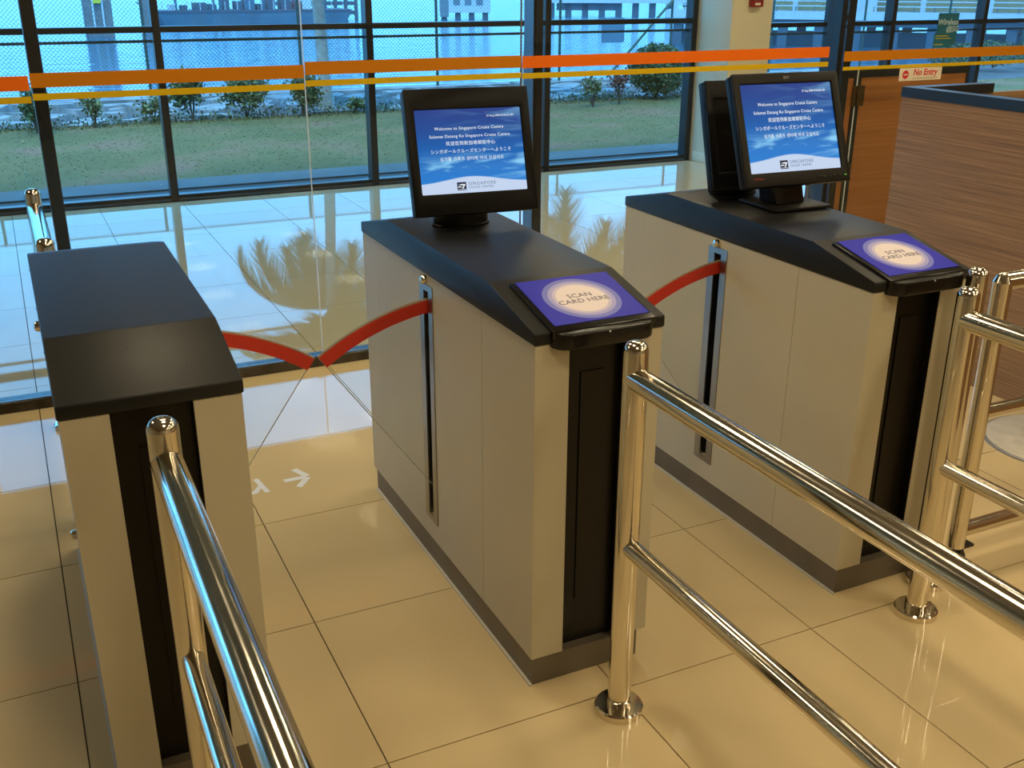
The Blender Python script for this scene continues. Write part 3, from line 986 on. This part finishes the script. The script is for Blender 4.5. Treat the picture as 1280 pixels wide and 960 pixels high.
ps = thing('window_poster', 'teal Wireless poster stuck on the right window', 'poster', (8.09, 6.495, 1.135))
boxo('sheet', (-0.13, -0.002, -0.15), (0.16, 0.002, 0.165), MT['poster'], ps)
boxo('sheet', (-0.16, -0.0045, -0.175), (0.11, -0.0022, -0.03), MT['poster'], ps)
put('lettering', text_mesh('Wireless', 0.080, MT['posterwhite'], bold=0.002, shear=0.1), ps, mtx=Matrix.Translation((0.015, -0.003, 0.075)) @ RX90)
put('lettering', text_mesh('@SG', 0.080, MT['posterwhite'], bold=0.002, shear=0.1), ps, mtx=Matrix.Translation((0.085, -0.003, 0.005)) @ RX90)
for z, w0, w1 in ((-0.085, -0.14, 0.08), (-0.06, -0.14, 0.04), (-0.145, -0.15, -0.02)):
    boxo('text_band', (w0, -0.0062, z - 0.005), (w1, -0.0047, z + 0.005), MT['posteryellow'], ps)

fa = thing('fire_alarm', 'small red alarm box on the cream pillar', 'alarm', (5.19, 5.999, 1.43))
boxo('box', (-0.062, -0.05, -0.035), (0.062, 0.0, 0.12), MT['alarm'], fa, 0.004)
boxo('label_plate', (-0.03, -0.0515, -0.02), (0.03, -0.0505, 0.0), MT['signwhite'], fa)
boxo('call_point', (-0.045, -0.054, 0.02), (0.045, -0.0505, 0.10), MT['rust'], fa, 0.001, 1)

# ================================================================== CEILING LAMPS
LAMPS = [(-0.4, -1.7), (1.8, -1.7), (4.0, -1.7), (6.4, -1.7), (1.8, -3.6), (4.0, -3.6), (6.4, -3.6), (1.8, -5.5), (4.0, -5.5),
         (-0.4, 0.2), (1.8, 0.2), (4.0, 0.2), (6.4, 0.2), (-0.4, 1.9), (1.8, 1.9), (3.2, 1.4), (-2.6, 1.9),
         (2.6, 4.2), (5.0, 4.2), (7.6, 4.2)]  # last three: unseen, added to brighten the pillar and far floor
if True:
    for xx, yy in LAMPS:
        t = thing('ceiling_lamp', 'round recessed warm ceiling downlight', 'lamp', (xx, yy, 3.2), 0, 'ceiling downlights')
        b = new_bm(); add_lathe(b, [(0.30, -0.012), (0.33, -0.006), (0.33, 0.0)], 24)
        obj('ring', b, MT['lampring'], t)
        b = new_bm(); add_lathe(b, [(0.29, -0.016), (0.29, -0.013)], 24)
        obj('diffuser', b, MT['lamp'], t)
        ld = bpy.data.lights.new('downlight', 'AREA')
        ld.shape = 'DISK'; ld.size = 0.56; ld.energy = LAMP_POWER * (1.5 if yy > 4 else 1); ld.color = LAMP_COLOR
        lo = bpy.data.objects.new('bulb_light', ld)
        COL.objects.link(lo); lo.parent = t; lo.location = (0, 0, -0.02)

# ================================================================== EXTERIOR
def ext(name, lo, hi, m, label):
    b = new_bm(); add_box(b, lo, hi)
    return tag(obj(name, b, m), label, None, None, 'structure')
MT['apron'] = mat('dark_apron', (0.055, 0.055, 0.055), 0.9, noise=0.2, scale=3)
ext('apron', (-14, 6.66, -0.6), (40, 7.50, -0.10), MT['apron'], 'grey concrete apron outside the window')
ext('kerb_strip', (-14, 7.50, -0.6), (40, 7.95, -0.085), MT['kerb'], 'pale kerb between apron and lawn')
ext('lawn', (-14, 7.95, -0.6), (40, 12.3, -0.10), MT['lawn'], 'grass strip outside the window')
sw = struct('seawall', 'grey broken stone seawall between lawn and sea')
b = new_bm(); add_box(b, (-14, 12.3, -3), (40, 15.29, -0.17)); obj('wall_bed', b, MT['rockgap'], sw)
R2 = random.Random(3)
stones = []
for v in range(6):
    b = new_bm()
    n_ = 7
    poly = []
    for j in range(n_):
        a = 2 * PI * j / n_ + R2.uniform(-0.25, 0.25)
        rr = R2.uniform(0.36, 0.5)
        poly.append((rr * math.cos(a), rr * 0.8 * math.sin(a)))
    add_prism(b, poly, 'z', -0.15, 0.0)
    for vv in b.verts:
        if vv.co.z > -0.01: vv.co.z += R2.uniform(-0.03, 0.03); vv.co.x *= 0.9; vv.co.y *= 0.9
    stones.append(mesh('stone', b, MT['rock']))
ext('seawall_coping', (-14, 15.30, -3), (40, 15.7, -0.12), MT['rock'], 'narrow stone coping along the sea edge under the fence')
x = -3.0
cnt = 0
for row, y in enumerate((12.75, 13.4, 14.05, 14.75)):
    x = -2.2 + 0.3 * (row % 2)
    while x < 14.5 and cnt < 290:
        if row == 0 and 2.3 < x < 4.0: x += 0.4; continue
        s_ = R2.uniform(0.75, 1.1)
        o = put('stone', R2.choice(stones), sw, (x, y + R2.uniform(-0.08, 0.08), -0.10 + R2.uniform(-0.04, 0.03)))
        o.rotation_euler = (R2.uniform(-0.05, 0.05), R2.uniform(-0.05, 0.05), R2.uniform(-0.5, 0.5))
        o.scale = (s_ * 0.95, s_ * 0.82, 1)
        x += 0.74 * s_ + 0.10
        cnt += 1
# sea
b = new_bm()
vs = [b.verts.new(q) for q in ((-700, 15.6, 0), (900, 15.6, 0), (900, 1200, 0), (-700, 1200, 0))]
b.faces.new(vs)
o = obj('sea', b, MT['sea'], loc=(0, 0, -2.5))
tag(o, 'rippled pale blue sea beyond the fence', None, None, 'structure')

# grass blades
R3 = random.Random(5)
verts, faces = [], []
for i in range(30000):
    y = 7.98 + 4.3 * R3.random() ** 0.8
    x = R3.uniform(-2.5, 12.5) if R3.random() < 0.8 else R3.uniform(-2.5, 20)
    h_ = R3.uniform(0.004, 0.010) * (4.5 if y > 11.9 else 1.0)
    a = R3.uniform(0, PI)
    dx, dy = 0.008 * math.cos(a), 0.008 * math.sin(a)
    lx, ly = R3.uniform(-0.045, 0.045), R3.uniform(-0.045, 0.045)
    k = len(verts)
    verts += [(x - dx, y - dy, -0.102), (x + dx, y + dy, -0.102), (x + lx, y + ly, -0.10 + h_)]
    faces.append((k, k + 1, k + 2))
me = bpy.data.meshes.new('grass_blades')
me.from_pydata(verts, [], faces)
me.materials.append(MT['blade'])
tag(put('grass_blades', me), 'short green grass blades on the lawn strip', 'grass', None, 'stuff')

# chain-link fence
fc = thing('chain_link_fence', 'chain-link fence on green posts along the seawall edge', 'fence', (0, 15.45, -0.12))
verts, faces = [], []
H, P_ = 2.3, 0.062
def wire(p, q, r=0.0024):
    p, q = Vector(p), Vector(q)
    t_ = (q - p).normalized()
    u_ = t_.cross(Vector((0, 1, 0))).normalized() * r
    v_ = Vector((0, r, 0))
    k = len(verts)
    for c in (p, q):
        for d in (u_, v_, -u_ - v_):
            verts.append(tuple(c + d))
    faces.extend([(k, k + 1, k + 4, k + 3), (k + 1, k + 2, k + 5, k + 4), (k + 2, k, k + 3, k + 5)])
x = -6.0
while x < 24:
    wire((x, 0.0, 0.05), (x + H, 0.0, 0.05 + H))
    wire((x + H, 0.004, 0.05), (x, 0.004, 0.05 + H))
    x += P_
me = bpy.data.meshes.new('wire_mesh'); me.from_pydata(verts, [], faces); me.materials.append(MT['wire'])
tag(put('wire_mesh', me, fc), None, None, None, 'stuff')
for i in range(-3, 11):
    x = 1.17 + 2.38 * i
    tubeo('fence_post', [(x, 0.03, 0.001), (x, 0.03, 2.35)], 0.024, MT['fencepost'], fc, 10)
tubeo('top_wire', [(-5.0, 0, 2.33), (24, 0, 2.33)], 0.012, MT['fencepost'], fc, 8)
tubeo('brace', [(9.28, -0.03, 0.03), (10.69, -0.03, 1.40)], 0.022, MT['fencepost'], fc, 10)
o = boxo('notice_board', (9.15, -0.035, 0.64), (9.62, -0.012, 1.07), MT['boardgrey'], fc)
o['label'] = 'blank blue-grey board hung on the wire'

# palms
def palm(x, y, h, crown_r, nf, seed, label, lean=(0, 0), z0=-0.10):
    R = random.Random(seed)
    t = thing('palm_tree', label, 'tree', (x, y, z0), 0, 'palm trees on the lawn edge')
    pts, rs = [], []
    for i in range(8):
        f = i / 7
        pts.append((lean[0] * f * f, lean[1] * f * f, h * f)); rs.append(0.088 - 0.02 * f + (0.03 if i == 0 else 0))
    tubeo('trunk', pts, rs, MT['trunk'], t, 14)
    top = Vector(pts[-1])
    for k in range(nf):
        az = 2 * PI * k / nf * 2.4 + R.uniform(-0.3, 0.3)
        el = R.uniform(-0.1, 1.15)
        L = crown_r * R.uniform(0.85, 1.15)
        d = Vector((math.cos(az), math.sin(az), 0))
        sp = []
        for i in range(11):
            f = i / 10
            ang = el - f * f * 1.9
            if i == 0: sp.append(top.copy())
            else: sp.append(sp[-1] + (d * math.cos(ang) + Vector((0, 0, math.sin(ang)))) * (L / 10))
        b = new_bm()
        add_tube(b, sp, [0.022 * (1 - 0.8 * i / 10) for i in range(11)], 5)
        side = d.cross(Vector((0, 0, 1)))
        for i in range(6, 60):
            f = i / 60 * 10
            a_, q = int(f), f - int(f)
            base = sp[a_].lerp(sp[min(10, a_ + 1)], q)
            tan = (sp[min(10, a_ + 1)] - sp[a_]).normalized()
            ll = 0.55 * math.sin(PI * min(1, (i / 60) * 0.85 + 0.12)) + 0.08
            for s_ in (-1, 1):
                tip = base + side * s_ * ll * 0.62 + tan * ll * 0.5 + Vector((0, 0, -ll * R.uniform(0.35, 0.6)))
                wv = tan * 0.022
                vs = [b.verts.new(base - wv), b.verts.new(base + wv), b.verts.new(tip)]
                b.faces.new(vs)
        obj('frond', b, MT['frond'], t)
    return t
palm(3.12, 12.62, 3.05, 1.75, 26, 11, 'tall palm with pale trunk seen just right of the glass joint', (-0.12, 0), -0.0845)
palm(5.98, 12.15, 2.8, 1.75, 24, 12, 'palm with its trunk hidden behind the middle partition post', (0.75, 0))
o = boxo('trunk_footing', (2.85, 12.31, -0.169), (3.5, 12.95, -0.085), MT['kerb'])
tag(o, 'pale concrete pad round the foot of the palm', 'footing')

# bushes
def bush(x, y, w_, h, n_, m, seed, label, flowers=None, stems=6, round_=False):
    R = random.Random(seed)
    t = thing('shrub', label, 'shrub', (x, y, -0.11), 0, 'shrubs along the lawn edge')
    b = new_bm()
    ends = []
    for i in range(stems):
        a = R.uniform(0, 2 * PI)
        e = Vector((math.cos(a) * w_ * R.uniform(0.1, 0.75), math.sin(a) * w_ * 0.5 * R.uniform(0.1, 0.75), h * R.uniform(0.55, 0.95)))
        mid = e * 0.5 + Vector((0, 0, h * 0.12))
        add_tube(b, [(0, 0, 0), mid, e], [0.008, 0.006, 0.003], 5)
        ends.append((mid, e))
    obj('stems', b, MT['twig'], t)
    verts, faces = [], []
    fl = []
    for i in range(n_):
        if round_:
            while True:
                q = Vector((R.uniform(-1, 1), R.uniform(-1, 1), R.uniform(-1, 1)))
                if 0.35 < q.length < 1: break
            c = Vector((q.x * w_, q.y * w_, h * 0.54 + q.z * h * 0.48))
        else:
            mid, e = R.choice(ends)
            c = mid.lerp(e, R.random() ** 0.6 * 1.05) + Vector((R.gauss(0, w_ * 0.17), R.gauss(0, w_ * 0.15), R.gauss(0, h * 0.12)))
            c.z = max(0.03, c.z)
        d = Vector((R.uniform(-1, 1), R.uniform(-1, 1), R.uniform(-0.5, 1))).normalized()
        s_ = d.cross(Vector((R.uniform(-1, 1), R.uniform(-1, 1), R.uniform(-1, 1)))).normalized()
        l_ = R.uniform(0.03, 0.06); ww = l_ * 0.36
        k = len(verts)
        verts += [tuple(c), tuple(c + d * l_ * 0.5 + s_ * ww), tuple(c + d * l_), tuple(c + d * l_ * 0.5 - s_ * ww)]
        faces.append((k, k + 1, k + 2, k + 3))
        if flowers and R.random() < 0.05: fl.append(c)
    me = bpy.data.meshes.new('foliage'); me.from_pydata(verts, [], faces); me.materials.append(m)
    tag(put('foliage', me, t), None, None, None, 'stuff')
    if fl:
        b = new_bm()
        for c in fl:
            for q in range(3):
                a = R.uniform(0, 2 * PI)
                d = Vector((math.cos(a), math.sin(a), R.uniform(0.1, 0.8))) * 0.03
                s_ = Vector((-math.sin(a), math.cos(a), 0)) * 0.014
                vs = [b.verts.new(c), b.verts.new(c + d * 0.6 + s_), b.verts.new(c + d), b.verts.new(c + d * 0.6 - s_)]
                b.faces.new(vs)
        o = obj('blossoms', b, flowers, t); o['kind'] = 'stuff'
    return t
bush(-0.62, 11.75, 0.26, 0.52, 1700, MT['leafdark'], 21, 'dark leafy shrub behind the left partition post')
bush(0.05, 12.0, 0.20, 0.40, 420, MT['leaf'], 22, 'thin twiggy shrub just right of the left partition post')
bush(0.78, 12.25, 0.22, 0.34, 420, MT['leaf'], 23, 'small loose shrub left of the left window mullion')
bush(1.24, 12.15, 0.28, 0.55, 1500, MT['leafdark'], 24, 'upright green shrub right of the left window mullion')
bush(1.95, 12.25, 0.42, 0.48, 2600, MT['leaf'], 25, 'wide shrub with mauve blossoms in the left-centre window', MT['flower'])
bush(2.66, 12.12, 0.34, 0.50, 2400, MT['leaf'], 26, 'shrub with red blossoms at the foot of the palm', MT['flowerred'])
bush(3.36, 12.10, 0.20, 0.22, 350, MT['leaf'], 27, 'low tuft of leaves right of the palm foot')
bush(5.95, 11.65, 0.28, 0.46, 420, MT['leafred'], 28, 'reddish thin shrub between the middle post and mullion')
bush(6.72, 11.45, 0.26, 0.44, 420, MT['leaf'], 29, 'sparse young shrub with mauve tips right of the mullion', MT['flower'])
bush(7.22, 11.55, 0.26, 0.46, 420, MT['leafred'], 30, 'thin bare-stemmed shrub left of the round bush')
bush(8.18, 12.05, 0.46, 0.80, 6500, MT['leafdark'], 31, 'large round dark green bush at the right of the window', None, 6, True)
bush(8.95, 11.75, 0.30, 0.42, 500, MT['leaf'], 32, 'pale loose shrub beside the cream pillar')
for i, (x, y) in enumerate(((16.6, 14.0), (17.9, 14.2), (19.2, 14.1))):
    bush(x, y, 0.58, 0.55, 1800, MT['leafdark'], 40 + i, ('low hedge clump far right behind the wood gate', 'low hedge clump right of the far right mullion', 'low hedge clump at the right frame edge')[i], None, 5, True)
# low ground cover line between grass and stones
verts, faces = [], []
R4 = random.Random(9)
for i in range(5200):
    x = R4.uniform(-2.5, 12); y = 12.22 + R4.gauss(0, 0.08); z = -0.10 + abs(R4.gauss(0, 0.055))
    d = Vector((R4.uniform(-1, 1), R4.uniform(-1, 1), R4.uniform(0, 1))).normalized() * 0.045
    s_ = d.cross(Vector((0, 0.3, 1))).normalized() * 0.012
    k = len(verts); c = Vector((x, y, z))
    verts += [tuple(c), tuple(c + d * 0.5 + s_), tuple(c + d), tuple(c + d * 0.5 - s_)]
    faces.append((k, k + 1, k + 2, k + 3))
me = bpy.data.meshes.new('ground_cover'); me.from_pydata(verts, [], faces); me.materials.append(MT['leafdark'])
tag(put('ground_cover', me), 'dark creeping ground cover along the stone seawall', 'plants', None, 'stuff')

# ---- things on the water
pl = thing('mooring_pile', 'broad grey concrete mooring pile standing in the sea at left', 'pile', (6.5, 84, -2.6))
boxo('shaft', (-0.95, -0.8, 0.0), (0.95, 0.8, 9.0), MT['concrete'], pl, 0.05, 1)
for x in (-0.35, 0.30):
    boxo('fender', (x - 0.06, -0.92, 0.5), (x + 0.06, -0.81, 8.5), MT['pierwhite'], pl)
boxo('ladder_box', (-0.3, -1.0, 2.4), (0.25, -0.93, 3.2), MT['posteryellow'], pl)
tw = thing('navigation_tower', 'thin grey tower standing in the sea behind the fence post', 'tower', (11.8, 99, -2.6))
boxo('shaft', (-0.45, -0.4, 0.0), (0.45, 0.4, 10), MT['concrete'], tw, 0.03, 1)
boxo('side_ladder', (0.62, -0.3, 1.0), (0.80, 0.0, 9.5), MT['bluesteel'], tw)
for i in range(6):
    boxo('bracket', (-0.7, -0.2, 2 + 1.2 * i), (0.62, 0.2, 2.12 + 1.2 * i), MT['bluesteel'], tw)

bg_ = thing('cargo_barge', 'long dark blue work barge with cranes and crates on the water', 'barge', (22.4, 104, -2.6))
b = new_bm()
add_prism(b, [(-8.6, 0.0), (8.4, 0.0), (9.0, 1.1), (-9.2, 1.1)], 'y', -2.0, 2.0)
obj('hull', b, MT['bluesteel'], bg_)
boxo('deck_edge', (-9.2, -2.05, 1.11), (9.0, 2.05, 1.3), MT['pierdark'], bg_)
RB = random.Random(4)
x = -8.0
for i in range(13):
    wd = RB.uniform(0.5, 1.3); hh = RB.uniform(0.4, 1.5)
    boxo('crate', (x, -1.2, 1.31), (x + wd, 0.4, 1.31 + hh), RB.choice([MT['rust'], MT['bluesteel'], MT['pierdark'], MT['pierwhite']]), bg_)
    x += wd + RB.uniform(0.1, 0.7)
for x in (-7.6, -4.2, -3.6, 0.4, 3.6, 6.3):
    boxo('mast', (x, -1.6, 1.31), (x + 0.22, -1.4, 6.0), MT['bluesteel'], bg_)
for i in range(16):
    x = -8.8 + i * 1.13
    boxo('rail_post', (x, -1.98, 1.31), (x + 0.06, -1.92, 2.1), MT['pierwhite'], bg_)
jt = thing('timber_jetty', 'dark timber jetty behind the barge near the palm trunk', 'jetty', (30.5, 109.5, -2.6))
for z in (0.6, 1.5, 2.4):
    boxo('walkway', (-4.5, -1, z), (3.4, 1, z + 0.35), MT['pierdark'], jt)
for i in range(8):
    boxo('pile', (-4.4 + i * 1.1, -1.1, 0), (-4.1 + i * 1.1, -0.8, 3.6), MT['pierdark'], jt)

hb = thing('harbour_shed', 'pale shed raised on piles over the water in the centre window', 'building', (45.6, 107, -2.6), math.radians(-24))
boxo('shed_body', (-2.7, -2, 0.75), (2.7, 2, 2.6), MT['pierwhite'], hb)
boxo('dark_bay', (-2.6, -2.05, 0.3), (-1.7, -2.01, 2.4), MT['windowdark'], hb)
boxo('shed_roof', (-3.0, -2.3, 2.61), (3.0, 2.3, 2.9), MT['concrete'], hb)
for i in range(3):
    boxo('window', (-1.2 + i * 1.2, -2.05, 1.5), (-0.5 + i * 1.2, -2.01, 2.2), MT['windowdark'], hb)
for i in range(4):
    boxo('pile', (-2.5 + i * 1.45, -1.8, 0.0), (-1.9 + i * 1.45, -1.2, 0.74), MT['pierdark'], hb)
lj = thing('loading_jetty', 'long loading jetty on dark piles behind the round bush', 'jetty', (68, 108, -2.6), math.radians(-26))
boxo('deck', (-11, -1.5, 1.5), (12, 1.5, 2.0), MT['pierwhite'], lj)
boxo('truss', (-9.5, -1.2, 0.7), (-2.5, 1.2, 1.49), MT['pierdark'], lj)
for i in range(12):
    boxo('pile', (-10.5 + i * 1.95, -1.2, 0.0), (-9.8 + i * 1.95, -0.5, 1.49), MT['pierdark'], lj)
for i in range(10):
    boxo('lamp_post', (-10 + i * 2.3, -1.3, 2.01), (-9.85 + i * 2.3, -1.15, 4.5), MT['pierwhite'], lj)
boxo('canopy', (-3, -1.3, 4.51), (11, 1.3, 4.8), MT['pierwhite'], lj)

tp = thing('ferry_pier', 'ferry pier with white railings and tan terminal in the right window', 'pier', (50.3, 52, -2.6), math.radians(-44))
boxo('deck', (-13, -1.0, 1.75), (22, 5.5, 2.25), MT['pierwhite'], tp)
boxo('deck_beam', (-13, -0.8, 1.35), (22, 5.0, 1.74), MT['pierdark'], tp)
for i in range(15):
    boxo('pile', (-12.5 + i * 2.3, -0.7, 0.0), (-11.9 + i * 2.3, -0.1, 1.34), MT['pierdark'], tp)
    boxo('pile', (-11.6 + i * 2.3, 3.7, 0.0), (-11.0 + i * 2.3, 4.3, 1.34), MT['pierdark'], tp)
for z in (2.55, 2.85):
    boxo('handrail', (-13, -0.95, z), (22, -0.90, z + 0.07), MT['pierwhite'], tp)
for i in range(30):
    boxo('rail_post', (-13 + i * 1.2, -0.95, 2.251), (-12.93 + i * 1.2, -0.90, 2.55), MT['concrete'], tp)
boxo('dark_band', (-13, 1.0, 0.0), (22, 3.0, 0.9), MT['bluesteel'], tp)  # dark band added so the gaps between the piles are not bright
boxo('terminal_wall', (-8, 2.2, 2.251), (22, 5.2, 6.5), MT['piertan'], tp)
for i in range(12):
    boxo('window', (-7.2 + i * 2.4, 2.14, 3.1), (-5.8 + i * 2.4, 2.19, 4.4), MT['windowdark'], tp)
for i in range(9):
    boxo('canopy_post', (-12.6 + i * 3.9, -0.6, 2.251), (-12.3 + i * 3.9, -0.3, 5.6), MT['pierwhite'], tp)
boxo('canopy', (-13, -1.2, 5.61), (22, 2.1, 5.9), MT['pierwhite'], tp)
boxo('kiosk_box', (-1.3, -0.2, 2.251), (0.4, 1.0, 4.6), MT['pierwhite'], tp)
